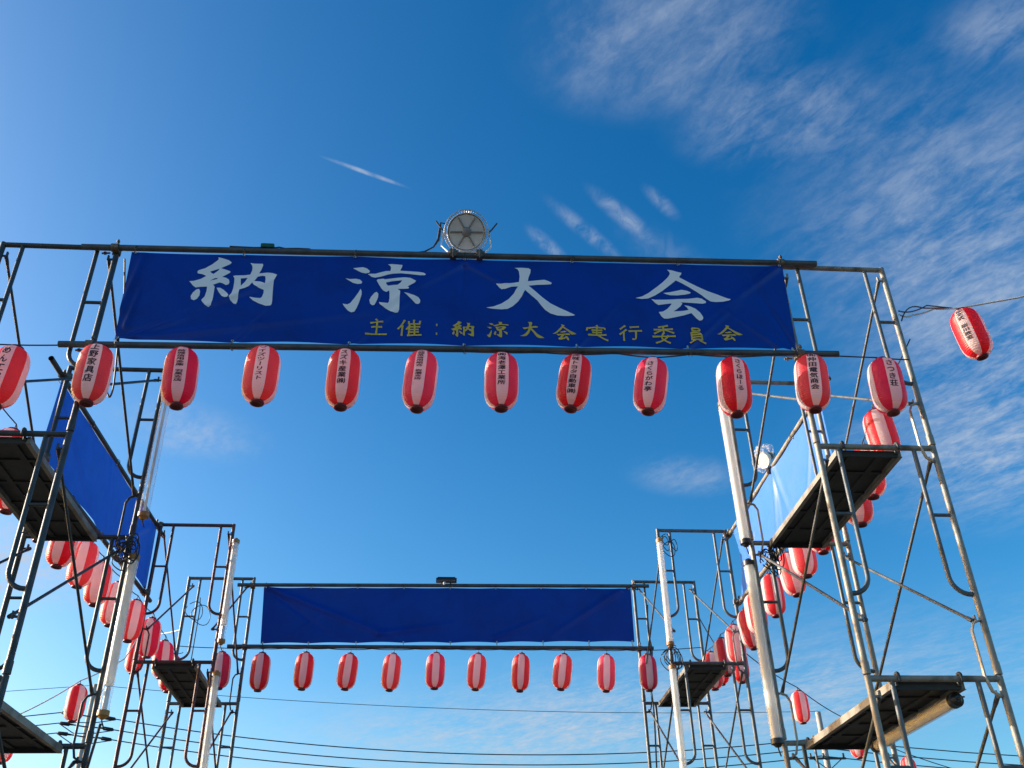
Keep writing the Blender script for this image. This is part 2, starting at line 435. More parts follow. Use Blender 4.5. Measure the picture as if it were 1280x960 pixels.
pipe('pipe along the top edge of the lettered front banner', *FT, [(kx(*FT, -2.61), (0, .049, 0)), (kx(*FT, 2.813), (0, .049, 0))])
pipe('pipe along the bottom edge of the lettered front banner, with lanterns under it', *FB, [(kx(*FB, -2.61), (0, .049, 0)), (kx(*FB, 2.813), (0, .049, 0))])
YF = 13.225-.052
BT = ((-2.735, YF, 6.838), (3.063, YF, 6.880)); BB = ((-2.759, YF, 5.971), (3.043, YF, 5.974))
pipe('pipe along the top edge of the plain far banner', *BT, [(kx(*BT, -2.534), (0, .052, 0)), (kx(*BT, 2.849), (0, .04, 0))])
pipe('pipe along the bottom edge of the plain far banner, with lanterns under it', *BB, [(kx(*BB, -2.534), (0, .052, 0)), (kx(*BB, 2.849), (0, .04, 0))])
XL0, XL1, XR0, XR1 = -3.552, -3.478, 3.756, 3.792
LT = ((XL0, 7.66, 6.85), (XL1, 11.85, 6.965)); LB = ((XL0, 7.72, 5.985), (XL1, 11.80, 6.085))
RT = ((XR0, 7.66, 6.852), (XR1, 11.62, 6.915)); RB = ((XR0, 7.72, 5.925), (XR1, 11.62, 6.005))
for lab, (a, b), ox, y1, y2 in (('pipe along the top edge of the dark blue left side sheet', LT, .052, 7.98, 11.48),
        ('pipe along the bottom edge of the dark blue left side sheet', LB, .052, 7.98, 11.48),
        ('pipe along the top edge of the bright blue right side sheet', RT, -.052, 7.924, 11.442),
        ('pipe along the bottom edge of the bright blue right side sheet', RB, -.052, 7.924, 11.442)):
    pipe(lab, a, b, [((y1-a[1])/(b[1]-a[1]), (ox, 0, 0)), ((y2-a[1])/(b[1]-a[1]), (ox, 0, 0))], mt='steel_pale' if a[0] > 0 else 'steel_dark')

# ------------------------------------------------------------------ banners and sheets
LETTERS = {'nou':[[[(-1791,6852),(-1756,6844),(-1705,6826),(-1680,6804),(-1689,6786),(-1755,6740),(-1712,6725),(-1677,6710),(-1679,6694),(-1732,6650),(-1700,6642),(-1678,6626),(-1669,6599),(-1674,6577),(-1693,6568),(-1720,6586),(-1744,6593),(-1791,6569),(-1776,6548),(-1775,6504),(-1773,6418),(-1778,6362),(-1795,6345),(-1821,6361),(-1850,6398),(-1859,6415),(-1838,6450),(-1832,6502),(-1834,6547),(-1882,6544),(-1921,6536),(-1944,6555),(-1965,6581),(-1979,6598),(-1945,6602),(-1894,6624),(-1857,6655),(-1888,6672),(-1926,6679),(-1932,6697),(-1924,6712),(-1877,6734),(-1828,6777),(-1790,6823),(-1786,6837)],[(-1834,6701),(-1764,6734),(-1772,6714),(-1804,6677),(-1821,6687)],[(-1821,6608),(-1787,6635),(-1766,6637),(-1767,6627)]],[[(-1892,6522),(-1881,6501),(-1879,6458),(-1894,6423),(-1915,6409),(-1937,6421),(-1945,6451),(-1933,6486),(-1911,6517)]],[[(-1760,6538),(-1733,6539),(-1704,6520),(-1673,6490),(-1659,6465),(-1666,6443),(-1686,6440),(-1712,6459),(-1741,6501)]],[[(-1533,6803),(-1495,6797),(-1436,6798),(-1430,6782),(-1439,6736),(-1452,6698),(-1388,6708),(-1346,6704),(-1310,6687),(-1315,6664),(-1327,6624),(-1327,6562),(-1319,6432),(-1318,6389),(-1326,6374),(-1363,6373),(-1419,6395),(-1466,6423),(-1496,6453),(-1494,6460),(-1452,6450),(-1412,6448),(-1400,6464),(-1394,6499),(-1395,6530),(-1437,6546),(-1475,6575),(-1495,6603),(-1514,6565),(-1545,6542),(-1583,6526),(-1584,6458),(-1584,6407),(-1591,6383),(-1612,6389),(-1640,6422),(-1653,6452),(-1638,6483),(-1632,6535),(-1632,6596),(-1636,6640),(-1650,6662),(-1629,6669),(-1562,6674),(-1519,6684),(-1510,6725),(-1511,6761),(-1517,6779)],[(-1587,6640),(-1535,6648),(-1550,6608),(-1578,6565)],[(-1480,6619),(-1458,6664),(-1425,6674),(-1401,6670),(-1394,6640),(-1392,6591),(-1431,6612)]]],'ryou':[[[(-716,6770),(-680,6777),(-639,6783),(-607,6771),(-582,6747),(-587,6729),(-611,6721),(-646,6727),(-678,6744)]],[[(-770,6663),(-735,6657),(-687,6662),(-655,6655),(-636,6633),(-642,6614),(-673,6610),(-708,6620),(-741,6643)]],[[(-644,6561),(-634,6536),(-633,6501),(-647,6431),(-664,6370),(-678,6336),(-701,6328),(-726,6343),(-756,6381),(-775,6413),(-737,6407),(-715,6421),(-684,6473),(-660,6522)]],[[(-442,6820),(-410,6826),(-368,6823),(-326,6820),(-328,6797),(-341,6758),(-274,6755),(-197,6752),(-154,6744),(-134,6729),(-143,6717),(-182,6716),(-252,6725),(-336,6731),(-392,6726),(-433,6716),(-487,6692),(-535,6679),(-563,6685),(-596,6713),(-572,6718),(-538,6719),(-490,6737),(-456,6749),(-419,6752),(-415,6785),(-422,6807)]],[[(-523,6651),(-514,6662),(-472,6670),(-458,6664),(-362,6683),(-299,6691),(-257,6686),(-211,6657),(-221,6638),(-275,6597),(-263,6584),(-270,6573),(-353,6570),(-332,6550),(-334,6493),(-333,6424),(-333,6363),(-340,6339),(-360,6332),(-394,6344),(-443,6377),(-483,6410),(-494,6434),(-460,6428),(-425,6423),(-416,6434),(-413,6473),(-415,6526),(-419,6552),(-441,6535),(-462,6546),(-481,6568),(-504,6611)],[(-449,6631),(-402,6646),(-322,6659),(-332,6635),(-355,6612),(-393,6608),(-431,6600),(-442,6613)]],[[(-517,6533),(-502,6514),(-503,6479),(-515,6435),(-527,6405),(-543,6400),(-561,6417),(-569,6451),(-558,6482),(-533,6522)]],[[(-301,6531),(-265,6526),(-223,6510),(-185,6489),(-172,6464),(-173,6437),(-186,6424),(-207,6429),(-235,6462),(-271,6504)]]],'dai':[[[(581,6824),(638,6828),(696,6824),(713,6811),(709,6778),(693,6732),(686,6691),(749,6701),(820,6711),(852,6699),(882,6680),(872,6666),(833,6662),(754,6656),(691,6646),(745,6590),(799,6529),(860,6470),(928,6428),(996,6391),(1051,6360),(1036,6351),(980,6347),(911,6349),(856,6369),(816,6403),(789,6441),(756,6493),(709,6544),(661,6601),(638,6542),(602,6479),(559,6430),(517,6402),(469,6395),(393,6399),(348,6408),(407,6422),(469,6453),(526,6499),(569,6557),(606,6634),(549,6621),(499,6604),(471,6599),(454,6616),(428,6656),(472,6651),(536,6662),(614,6680),(621,6739),(616,6789),(606,6811)]]],'kai':[[[(1841,6850),(1880,6845),(1922,6830),(1958,6821),(1952,6803),(1931,6774),(1998,6726),(2072,6678),(2146,6635),(2221,6602),(2275,6576),(2329,6549),(2313,6537),(2261,6527),(2203,6522),(2161,6528),(2128,6554),(2096,6589),(2051,6628),(1998,6671),(1938,6715),(1901,6738),(1840,6680),(1777,6623),(1715,6576),(1654,6543),(1604,6535),(1551,6544),(1606,6562),(1660,6597),(1730,6658),(1794,6719),(1844,6776),(1860,6809),(1856,6827)]],[[(1782,6601),(1840,6612),(1900,6629),(1937,6640),(1979,6630),(2010,6615),(2001,6602),(1953,6589),(1894,6580),(1837,6580),(1809,6588)]],[[(1679,6535),(1710,6530),(1789,6532),(1890,6542),(1976,6547),(2057,6561),(2092,6553),(2124,6525),(2119,6509),(2093,6502),(2022,6506),(1915,6511),(1928,6499),(1910,6471),(1871,6435),(1846,6417),(1919,6423),(1970,6434),(1959,6460),(1940,6481),(1982,6474),(2029,6449),(2060,6414),(2078,6376),(2079,6354),(2068,6336),(2046,6331),(2027,6348),(2006,6378),(1989,6404),(1928,6380),(1855,6359),(1790,6343),(1762,6344),(1743,6366),(1726,6407),(1762,6414),(1800,6442),(1833,6482),(1838,6496),(1791,6488),(1730,6477),(1707,6496)]]]}
YELLOW = [('shu', -582, -417, 6272, 6122), ('sai', -336, -151, 6274, 6119), ('col', -49, -23, 6232, 6139), ('nou', 76, 255, 6270, 6120), ('ryou', 352, 524, 6272, 6124), ('dai', 611, 798, 6280, 6127), ('kai', 865, 1052, 6264, 6110), ('jitsu', 1131, 1298, 6260, 6112), ('kou', 1389, 1574, 6268, 6119), ('i', 1654, 1838, 6276, 6109), ('in', 1939, 2072, 6256, 6108), ('kai', 2172, 2378, 6294, 6141)]
FRONT =  [(-3.118, 6.162, 5.932, -3.9), (-2.53, 6.156, 5.962, 0.7), (-1.915, 6.15, 5.95, 3.3), (-1.317, 6.144, 5.98, -0.6), (-0.712, 6.138, 5.967, -1.1), (-0.127, 6.132, 5.968, -4.9), (0.467, 6.126, 5.964, -1.8), (1.049, 6.12, 5.961, -10.7), (1.638, 6.114, 5.946, -12.0), (2.247, 6.108, 5.969, -3.3), (2.874, 6.101, 6.011, -5.8), (3.449, 6.096, 5.993, -2.3)]
FAR =  [(-2.813, 13.173, 5.892, 2.1), (-2.281, 13.173, 5.884, -0.8), (-1.704, 13.173, 5.892, -2.1), (-1.115, 13.173, 5.879, -5.0), (-0.535, 13.173, 5.881, -4.3), (0.042, 13.173, 5.895, -2.0), (0.613, 13.173, 5.887, -5.0), (1.205, 13.173, 5.89, -4.3), (1.791, 13.173, 5.887, -8.4), (2.377, 13.173, 5.884, -4.7), (2.938, 13.173, 5.887, -0.9)]
def ridge(p, a, b, w):          # height of one soft fold running from a to b
    ab = (b[0]-a[0], b[1]-a[1]); L2 = ab[0]**2+ab[1]**2
    t = max(0, min(1, ((p[0]-a[0])*ab[0]+(p[1]-a[1])*ab[1])/L2))
    d = math.hypot(p[0]-a[0]-ab[0]*t, p[1]-a[1]-ab[1]*t)
    return math.exp(-(d/w)**2)*(1-.75*t)
def make_disp(folds, amp, seed, bulge=.0):
    def f(x, z, u, v):
        h = bulge*math.sin(math.pi*u)*math.sin(math.pi*v)
        for a, b, w, k in folds: h += 1.5*k*ridge((x, z), a, b, w*.75)
        n = noise.noise(Vector((x*.9+seed, z*1.6, seed)))*amp + noise.noise(Vector((x*2.6+z*1.5, z*3.2-x, seed+5)))*amp*.30 + noise.noise(Vector((x*7+z*5, z*9-x*4, seed+9)))*amp*.07
        return h+n*min(1, 4*u+.15, 4*(1-u)+.15)
    return f
class Sheet:
    """cloth between two pipes: P(u, v) with u along, v from the top edge down"""
    def __init__(s, tl, tr, bl, br, n, disp, ties=7, scal=.018, edge=(0, 0)):
        s.tl, s.tr, s.bl, s.br = map(Vector, (tl, tr, bl, br)); s.n = Vector(n); s.disp = disp; s.ties = ties; s.scal = scal; s.edge = edge
        s.wid = (s.tr-s.tl).length
    def point(s, u, v, off=0.):
        uu = u + s.edge[0]*math.sin(math.pi*v)*(1-u) - s.edge[1]*math.sin(math.pi*v*.9)*u**3
        t = s.tl.lerp(s.tr, uu); b = s.bl.lerp(s.br, uu)
        sc = s.scal*abs(math.sin(math.pi*u*(s.ties-1)))
        t = t-Vector((0, 0, sc*.5)); b = b+Vector((0, 0, sc))
        p = t.lerp(b, v)
        return p + s.n*(s.disp(uu*s.wid, p.z, u, v)+off)
    def build(s, name, m, label, nu=340, nv=64):
        mb = MB(); vs = [s.point(i/nu, j/nv) for j in range(nv+1) for i in range(nu+1)]
        fs = [(j*(nu+1)+i, (j+1)*(nu+1)+i, (j+1)*(nu+1)+i+1, j*(nu+1)+i+1) for j in range(nv) for i in range(nu)]
        mb._add(vs, fs, 0, True)
        root = empty(name, (s.bl+s.br)/2, label=label, cat='banner')
        o = mb.build('cloth', MT[m], root); o.location = -root.location
        for e in (0, 1):                       # cord ties round the pipe at every eyelet
            for k in range(s.ties):
                u = min(max(k/(s.ties-1), .006), .994)
                p = s.point(u, .012 if e == 0 else .988, .004)
                c = p + Vector((0, 0, .03 if e == 0 else -.035))
                c = c - s.n*.006
                al = (s.tr-s.tl).normalized(); lo = MB()
                lo.tube([c + s.n*(.036*math.cos(a)) + Vector((0, 0, .042*math.sin(a))) + al*.004*math.sin(2*a) for a in [q*math.pi/6 for q in range(13)]], .0032, 5, caps=False)
                lo.tube([c-Vector((0, 0, .03 if e else .0))+s.n*.036, c+al*.015-Vector((0, 0, .075 if e else .03))+s.n*.036], .0026, 5)
                d = MB().tube([p, p+s.n*.004], .011, 10)
                x = lo.build('tie', MT['cable'], root); x.location = -root.location
                x = d.build('eyelet', MT['eyelet'], root); x.location = -root.location
        return root

zT = lambda x: lerp(FT[0][2], FT[1][2], kx(*FT, x)); zB = lambda x: lerp(FB[0][2], FB[1][2], kx(*FB, x))
XA, XB = -2.475, 2.822
folds = [((.02, 6.0), (1.3, 6.72), .045, .016), ((.02, 6.05), (1.0, 6.5), .03, -.012), ((.0, 6.3), (.10, 6.86), .03, .012), ((.06, 6.15), (.12, 6.5), .022, .012),
         ((.05, 6.02), (1.9, 6.35), .05, .012), ((5.25, 6.9), (4.6, 6.35), .04, .014), ((5.2, 6.06), (4.7, 6.5), .03, .010), ((5.28, 6.1), (5.0, 6.8), .03, -.012),
         ((.9, 6.02), (1.25, 6.5), .03, .009), ((1.78, 6.02), (2.3, 6.55), .035, .009), ((2.65, 6.86), (2.0, 6.4), .035, .010), ((2.65, 6.86), (3.3, 6.45), .035, .010),
         ((3.53, 6.04), (3.9, 6.5), .03, .008), ((4.4, 6.05), (4.9, 6.55), .03, .010), ((2.65, 6.86), (2.62, 6.3), .03, -.008)]
front = Sheet((XA, PY(XA), zT(XA)-.040), (XB, PY(XB), zT(XB)-.034), (XA+.035, PY(XA), zB(XA)+.030), (XB-.03, PY(XB), zB(XB)+.032), (0, -1, 0), make_disp(folds, .016, 3.))
FBN = front.build('lettered_banner', 'banner', 'wide navy blue vinyl banner with four big white characters and yellow line')
def letter_mesh(polys, name, m, tr=None):
    """polys: loops in millimetres on the banner plane, laid on the cloth a little proud of it"""
    mb = MB()
    for pi_, poly in enumerate(polys):
        loops = [[Vector((x/1000, z/1000, 0)) for x, z in lp] for lp in poly]
        if tr: loops = [[tr(p) for p in lp] for lp in loops]
        tris = tessellate_polygon(loops); flat = [p for lp in loops for p in lp]
        bm = bmesh.new(); bv = [bm.verts.new(p) for p in flat]
        for t in tris:
            try: bm.faces.new([bv[i] for i in t])
            except ValueError: pass
        xs = [p.x for p in flat]; ys = [p.y for p in flat]
        step = .02
        for ax, lo, hi in ((0, min(xs), max(xs)), (1, min(ys), max(ys))):
            q = math.ceil(lo/step)*step
            while q < hi:
                no = (1, 0, 0) if ax == 0 else (0, 1, 0); co = (q, 0, 0) if ax == 0 else (0, q, 0)
                bmesh.ops.bisect_plane(bm, geom=bm.verts[:]+bm.edges[:]+bm.faces[:], plane_co=co, plane_no=no, dist=1e-5); q += step
        bm.verts.index_update(); out = []
        for v in bm.verts:
            x, z = v.co.x, v.co.y
            u = (x-XA)/(XB-XA)
            for _ in range(4):
                t, b = front.point(u, 0), front.point(u, 1)
                w = (t.z-z)/(t.z-b.z); p = front.point(u, w); u += (x-p.x)/(XB-XA)
            p = front.point(u, w, .0045+.0004*pi_); out.append(Vector((x, p.y, z)))
        mb._add(out, [tuple(v.index for v in f.verts) for f in bm.faces], 0, True); bm.free()
    me = mb.mesh(name, m); o = link(name, me, FBN); o.location = -FBN.location
    return o
for k in ('nou', 'ryou', 'dai', 'kai'): letter_mesh(LETTERS[k], 'letter', MT['white_ink'])
STROKES = {
 'shu': [[(.44, 0), (.54, .12)], [(.2, .25), (.8, .19)], [(.27, .55), (.76, .5)], [(.53, .2), (.5, .92)], [(0, .98), (1, .95)]],
 'sai': [[(.28, .02), (.16, .35), (.0, .6)], [(.19, .36), (.17, 1)], [(.66, 0), (.66, .26)], [(.45, .1), (.45, .28)], [(.92, .07), (.9, .27)], [(.45, .28), (.92, .26)],
         [(.5, .33), (.36, .62)], [(.47, .48), (.46, 1)], [(.68, .31), (.7, .42)], [(.47, .47), (.93, .44)], [(.48, .63), (.88, .61)], [(.48, .79), (.88, .77)], [(.4, .99), (1, .95)], [(.7, .45), (.7, .95)]],
 'col': [[(.3, .05), (.7, .05)], [(.3, .95), (.7, .95)]],
 'jitsu': [[(.5, 0), (.53, .12)], [(.06, .14), (.02, .34)], [(.05, .18), (.97, .12), (.88, .27)], [(.25, .35), (.76, .31)], [(.27, .49), (.74, .46)], [(.06, .66), (.94, .61)], [(.5, .2), (.48, .62), (.3, .85), (.05, 1)], [(.52, .62), (.75, .85), (1, .98)]],
 'kou': [[(.3, .02), (.05, .26)], [(.33, .27), (.02, .6)], [(.2, .45), (.19, 1)], [(.48, .13), (.88, .08)], [(.42, .38), (1, .33)], [(.73, .36), (.72, .95), (.55, .86)]],
 'i': [[(.72, .0), (.28, .1)], [(.08, .25), (.92, .2)], [(.5, .06), (.5, .47)], [(.46, .24), (.08, .47)], [(.54, .24), (.95, .43)], [(.48, .44), (.3, .76), (.75, 1)], [(.7, .56), (.5, .85), (.12, 1)], [(0, .65), (1, .6)]],
 'in': [[(.27, 0), (.29, .2)], [(.27, .02), (.75, 0), (.72, .18)], [(.3, .19), (.72, .18)], [(.2, .29), (.2, .79)], [(.2, .3), (.81, .27), (.8, .79)], [(.22, .45), (.78, .44)], [(.22, .61), (.78, .6)], [(.2, .78), (.8, .77)], [(.38, .8), (.03, 1)], [(.62, .8), (1, 1)]]}
def stroke_polys(name, x0, x1, zt, zb):
    sx, sz = (x1-x0), (zb-zt); w0 = 8.0 if name != 'col' else 12
    polys = []
    for st in STROKES[name]:
        pts = [Vector((x0+sx*x, zt+sz*y)) for x, y in st]
        if len(pts) == 3:                                   # round the bend
            a, b, c = pts; pts = [a.lerp(b, q/4).lerp(b.lerp(c, q/4), q/4).lerp(b, .35*math.sin(math.pi*q/4)) for q in range(5)]
        else: pts = [pts[0].lerp(pts[1], q/3) for q in range(4)]
        n = len(pts); l, r = [], []
        for i, p in enumerate(pts):
            t = (pts[min(i+1, n-1)]-pts[max(i-1, 0)]).normalized(); nn = Vector((-t.y, t.x))
            w = w0*(1.15 if i == 0 else .85 if 0 < i < n-1 else 1.05)
            l.append(p+nn*w); r.append(p-nn*w*.9)
        polys.append([[tuple(q) for q in l+r[::-1]]])
    return polys
for (nm, x0, x1, zt, zb) in YELLOW:
    if nm in LETTERS:
        allp = [q for poly in LETTERS[nm] for lp in poly for q in lp]
        ax, bx = min(q[0] for q in allp), max(q[0] for q in allp); az, bz = max(q[1] for q in allp), min(q[1] for q in allp)
        tr = lambda p: Vector(((x0+(p.x*1000-ax)/(bx-ax)*(x1-x0))/1000, (zt+(p.y*1000-az)/(bz-az)*(zb-zt))/1000, 0))
        letter_mesh(LETTERS[nm], 'letter', MT['yellow_ink'], tr)
    else: letter_mesh(stroke_polys(nm, x0, x1, zt, zb), 'letter', MT['yellow_ink'])

ffolds = [((.05, 6.8), (1.8, 6.1), .06, .020), ((.1, 6.75), (.9, 6.15), .04, -.010), ((5.0, 6.8), (4.0, 6.15), .05, .016), ((1.6, 6.15), (2.6, 6.3), .05, .015), ((3.2, 6.1), (3.9, 6.4), .04, .012), ((.4, 6.1), (.9, 6.5), .03, .01)]
Sheet((-2.372, YF, 6.805), (2.797, YF, 6.842), (-2.325, YF, 6.008), (2.785, YF, 6.062), (0, -1, 0), make_disp(ffolds, .014, 9.), 9, .014).build('plain_banner', 'banner', 'plain navy blue banner stretched between the two far towers', 260, 50)
lfolds = [((.1, 6.7), (1.5, 6.1), .05, .02), ((3.2, 6.8), (2.3, 6.2), .05, .02), ((1.6, 6.8), (1.9, 6.2), .04, .012)]
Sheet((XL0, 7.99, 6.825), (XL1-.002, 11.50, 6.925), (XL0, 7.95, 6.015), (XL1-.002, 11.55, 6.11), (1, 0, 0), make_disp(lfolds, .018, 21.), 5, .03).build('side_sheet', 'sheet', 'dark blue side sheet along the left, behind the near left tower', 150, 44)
rfolds = [((1.55, 6.85), (1.25, 6.1), .07, .016), ((1.55, 6.85), (1.75, 6.1), .06, .014), ((1.55, 6.85), (1.5, 6.1), .05, -.012), ((3.0, 6.85), (2.6, 6.1), .06, .04), ((.2, 6.8), (.8, 6.1), .05, .02), ((2.9, 6.0), (2.5, 6.5), .05, -.03)]
Sheet((XR0, 7.95, 6.825), (XR1-.002, 11.28, 6.885), (XR0, 7.95, 5.955), (XR1-.002, 11.42, 6.035), (-1, 0, 0), make_disp(rfolds, .022, 33.), 5, .03, (0, .06)).build('side_sheet', 'sheet_sunlit', 'bright blue sunlit side sheet along the right, behind the near right tower', 150, 46)

# ------------------------------------------------------------------ lanterns
LL, LR, NSEG = .505, .128, 60
def lprof(t):                    # body radius, t 0 (top) .. 1 (bottom)
    x = (2*t-1)*.972
    return LR*max(0, 1-abs(x)**4.6)**.5
def body_mesh(red, nm):
    nr = 28; prof = []
    for i in range(nr*4+1):
        t = i/(nr*4); r = lprof(t)-.0030*(1-abs(math.sin(math.pi*nr*t)))
        prof.append((r, -.016-t*(LL-.034)))
    mb = MB()
    stripe = lambda k: 1 if ((k+4-.5) % 15) < 7 else 0      # white stripe centred on local -Y, four round the body
    mb.lathe(prof[::-1], NSEG, mfun=lambda k: 1 if ((k+3.5) % 15) < 7 else 0)
    return mb.mesh(nm, [red, MT['l_white']])
LBODY = [body_mesh(MT['l_red'], 'lantern_body_red'), body_mesh(MT['l_crim'], 'lantern_body_crimson')]
rb = lprof(1.); rt = lprof(0.)
LTOP = MB().lathe([(rt+.002, -.030), (rt+.006, -.016), (rt+.004, -.002), (.02, 0), (.0005, .001)], 28).tube([(0, 0, 0), (0, 0, .014)], .018, 8).mesh('top_ring', MT['l_cap'])
LBOT = MB().lathe([(.0005, -LL+.012), (rb-.016, -LL+.010), (rb-.010, -LL-.002), (rb+.004, -LL), (rb+.006, -LL+.012), (rb+.001, -LL+.024)], 28).mesh('bottom_ring', MT['l_cap'])
def hook_mesh(l): return MB().tube([(0, 0, .008), (.004, 0, l*.5), (0, 0, l)], .0045, 6).mesh('hanger', MT['cable'])
LHOOK = {}
fc = bpy.data.curves.new('glyph', 'FONT'); fc.offset = .0
fo = bpy.data.objects.new('glyph', fc); COL.objects.link(fo)
def glyph(ch):
    fc.body = ch; bpy.context.view_layer.update()
    e = fo.evaluated_get(bpy.context.evaluated_depsgraph_get()); me = e.to_mesh()
    bm = bmesh.new(); bm.from_mesh(me); e.to_mesh_clear(); return bm
def text_mesh(txt, t0, t1, wide):
    """characters down the white stripe between body heights t0 and t1"""
    n = len(txt); mb = MB()
    z0 = -.016-t0*(LL-.034); z1 = -.016-t1*(LL-.034); pitch = (z0-z1)/n; hgt = pitch*.93
    for i, ch in enumerate(txt):
        if ch == ' ': continue
        vert = ch == 'ー'
        bm = glyph(ch)
        for k in range(1, 8):
            for no in ((1, 0, 0), (0, 1, 0)):
                bmesh.ops.bisect_plane(bm, geom=bm.verts[:]+bm.edges[:]+bm.faces[:], plane_co=(k/8, k/8-.1, 0), plane_no=no, dist=1e-6)
        bm.verts.index_update()
        for q, (bx, by) in enumerate(((-.03, 0), (.03, 0), (0, -.025), (0, .025))):      # brush weight
            out = []
            for v in bm.verts:
                gx, gy = v.co.x-.5+bx, v.co.y-.38+by
                if vert: gx, gy = gy, -gx
                gx += .05*gy
                x = gx*wide; z = z0-pitch*(i+.5)+gy*hgt
                t = (-.016-z)/(LL-.034); r = lprof(min(max(t, 0), 1))+.0012+.0002*q
                a = x/max(r, .05); out.append((r*math.sin(a), -r*math.cos(a), z))
            mb._add(out, [tuple(v.index for v in f.verts) for f in bm.faces], 0, False)
        bm.free()
    return mb.mesh('lettering', MT['black_ink'])
lrnd = random.Random(11)
def lantern(label, pos, tilt=0., spin=0., crim=0, text=None, group='festival lanterns', hang=.03, tiltx=0.):
    x, y, z = pos
    face = math.atan2(-x, y)
    o = empty('paper_lantern', label=label, cat='lantern', group=group)
    o.matrix_basis = Matrix.Translation(pos) @ Matrix.Rotation(-R(tilt), 4, 'Y') @ Matrix.Rotation(R(tiltx), 4, 'X') @ Matrix.Rotation(face+R(spin), 4, 'Z') @ Matrix.Diagonal((lrnd.uniform(.97, 1.03), lrnd.uniform(.97, 1.03), lrnd.uniform(.97, 1.03), 1))
    link('body', LBODY[crim], o); link('top_ring', LTOP, o); link('bottom_ring', LBOT, o)
    h = round(hang, 3)
    if h not in LHOOK: LHOOK[h] = hook_mesh(h)
    link('hanger', LHOOK[h], o)
    if text: tag(link('lettering', text_mesh(*text), o), kind='stuff')
    return o
TXT = [('めん工房', .10, .74, .064), ('上野家具店', .07, .80, .064), ('結城信用金庫 羽黒支店', .13, .74, .060), ('ワイズツーリスト', .06, .76, .058), ('スズキ産業㈱', .10, .76, .062),
       ('茨城県信用組合 岩瀬支店', .08, .66, .056), ('㈱海老澤工業所', .08, .74, .060), ('茨城トヨタ自動車㈱', .06, .88, .064), ('さくらがわ亭', .18, .80, .060), ('さくらほーる', .12, .74, .054), ('㈲仲田電気商会', .05, .80, .066), ('さつき荘', .13, .68, .064)]
SPIN = [-27, -14, -9, -9, -6, -7, 1, 0, -2, 25, 12, 27]
CRIM = [0, 0, 1, 0, 0, 1, 1, 0, 1, 0, 0, 1]
G1 = 'lettered lanterns in the front row'
for i, (x, y, z, tl) in enumerate(FRONT):
    if i == 0: lab = 'red and white lettered lantern cut by the left edge of the picture'
    elif i == 11: lab = 'crimson and white lantern by the near right tower, rightmost of the front row'
    else: lab = '%s and white lantern, %s from the left of those under the lettered banner' % ('crimson' if CRIM[i] else 'red', ORD[i-1])
    lantern(lab, (x, y, z-.004), tl*.9, SPIN[i], CRIM[i], TXT[i], G1, .022)
lantern('red and white lettered lantern hanging alone on a wire, right of the near right tower', (4.591, 6.6, 6.905), 6.5, -14, 0, ('公文式 桜川教室', .06, .74, .060), G1, .02)
G2 = 'lanterns in the far row'
fsp = [-18, -14, -6, -4, -4, 0, -2, 0, -2, 2, 8]; fcr = [1, 0, 0, 0, 0, 1, 0, 0, 0, 1, 1]
for i, (x, y, z, tl) in enumerate(FAR):
    lantern('red and white lantern, %s from the left under the plain far banner' % ORD[i], (x, y, z), tl, fsp[i], fcr[i], None, G2, .06)
G3 = 'lanterns along the left side'
LS = [(7.42, 5.95, -3), (7.74, 5.83, 0), (8.35, 5.865, 2), (8.98, 5.865, 0), (9.55, 5.885, 4), (10.03, 5.86, 0), (10.69, 5.89, 2), (11.36, 5.93, 0), (12.10, 5.98, 8), (12.88, 5.95, 4), (13.40, 5.94, 2)]
lsp = [-20, -14, -10, -18, -16, -14, -12, 10, -14, 12, 6]
xl = lambda y: lerp(XL0, XL1, (y-7.7)/4.1) if y < 11.8 else lerp(XL1, -3.50, (y-11.8)/1.6)
for i, (y, z, tx) in enumerate(LS):
    lantern('red and white lantern, %s from the front along the left side pipe' % ORD[i], (xl(y)-.02, y, z), lrnd.uniform(-4, 3), lsp[i], 1 if i in (8, 9) else 0, None, G3, .06, tx)
G4 = 'lanterns along the right side'
RS = [(6.98, 6.07, 0), (7.31, 5.90, 0), (7.68, 5.80, 0), (8.60, 5.93, 0), (9.18, 5.92, 0), (9.64, 5.88, -4), (10.25, 5.885, 0), (10.95, 5.93, 0), (11.31, 5.86, -3), (11.88, 5.86, -4), (12.50, 5.895, -3), (13.10, 5.90, 0)]
rsp = [4, 2, 0, 4, 22, 14, 22, 30, 12, 10, 28, 10]
for i, (y, z, tx) in enumerate(RS):
    lantern('red and white lantern, %s from the front along the right side pipe' % ORD[i], (lerp(XR0, XR1, (y-7.7)/3.9)+.012, y, z), lrnd.uniform(-4, 4), rsp[i], 0, None, G4, .06, tx)
G5 = 'lanterns on the strings leading away'
OUTR = [(4.314, 14.4, 6.33), (4.556, 14.2, 6.30), (5.676, 15.0, 5.905), (6.80, 15.8, 5.58), (7.853, 16.4, 5.22)]
OUTL = [(-4.24, 14.2, 6.40), (-4.72, 13.6, 5.575), (-5.50, 13.6, 5.08)]
for lab, p, sp in (('lantern behind the far right tower, left one of two on the outer wire', OUTR[0], 0),
                   ('lantern behind the far right tower, right one of two on the outer wire', OUTR[1], 8),
                   ('small red and white lantern hanging free between the two right towers', OUTR[2], 24),
                   ('red and white lantern seen just below the lower plank of the near right tower', OUTR[3], -10),
                   ('small lantern at the bottom edge behind the near right tower posts', OUTR[4], 0),
                   ('red and white lantern half hidden behind the far left tower, on the outer wire', OUTL[0], 0),
                   ('small red and white lantern hanging free on a pale wire at the lower left', OUTL[1], 22),
                   ('red lantern at the bottom left corner, below the lower left plank', OUTL[2], 20)):
    lantern(lab, p, 0, sp, 0, None, G5, .05)
COL.objects.unlink(fo); bpy.data.objects.remove(fo)

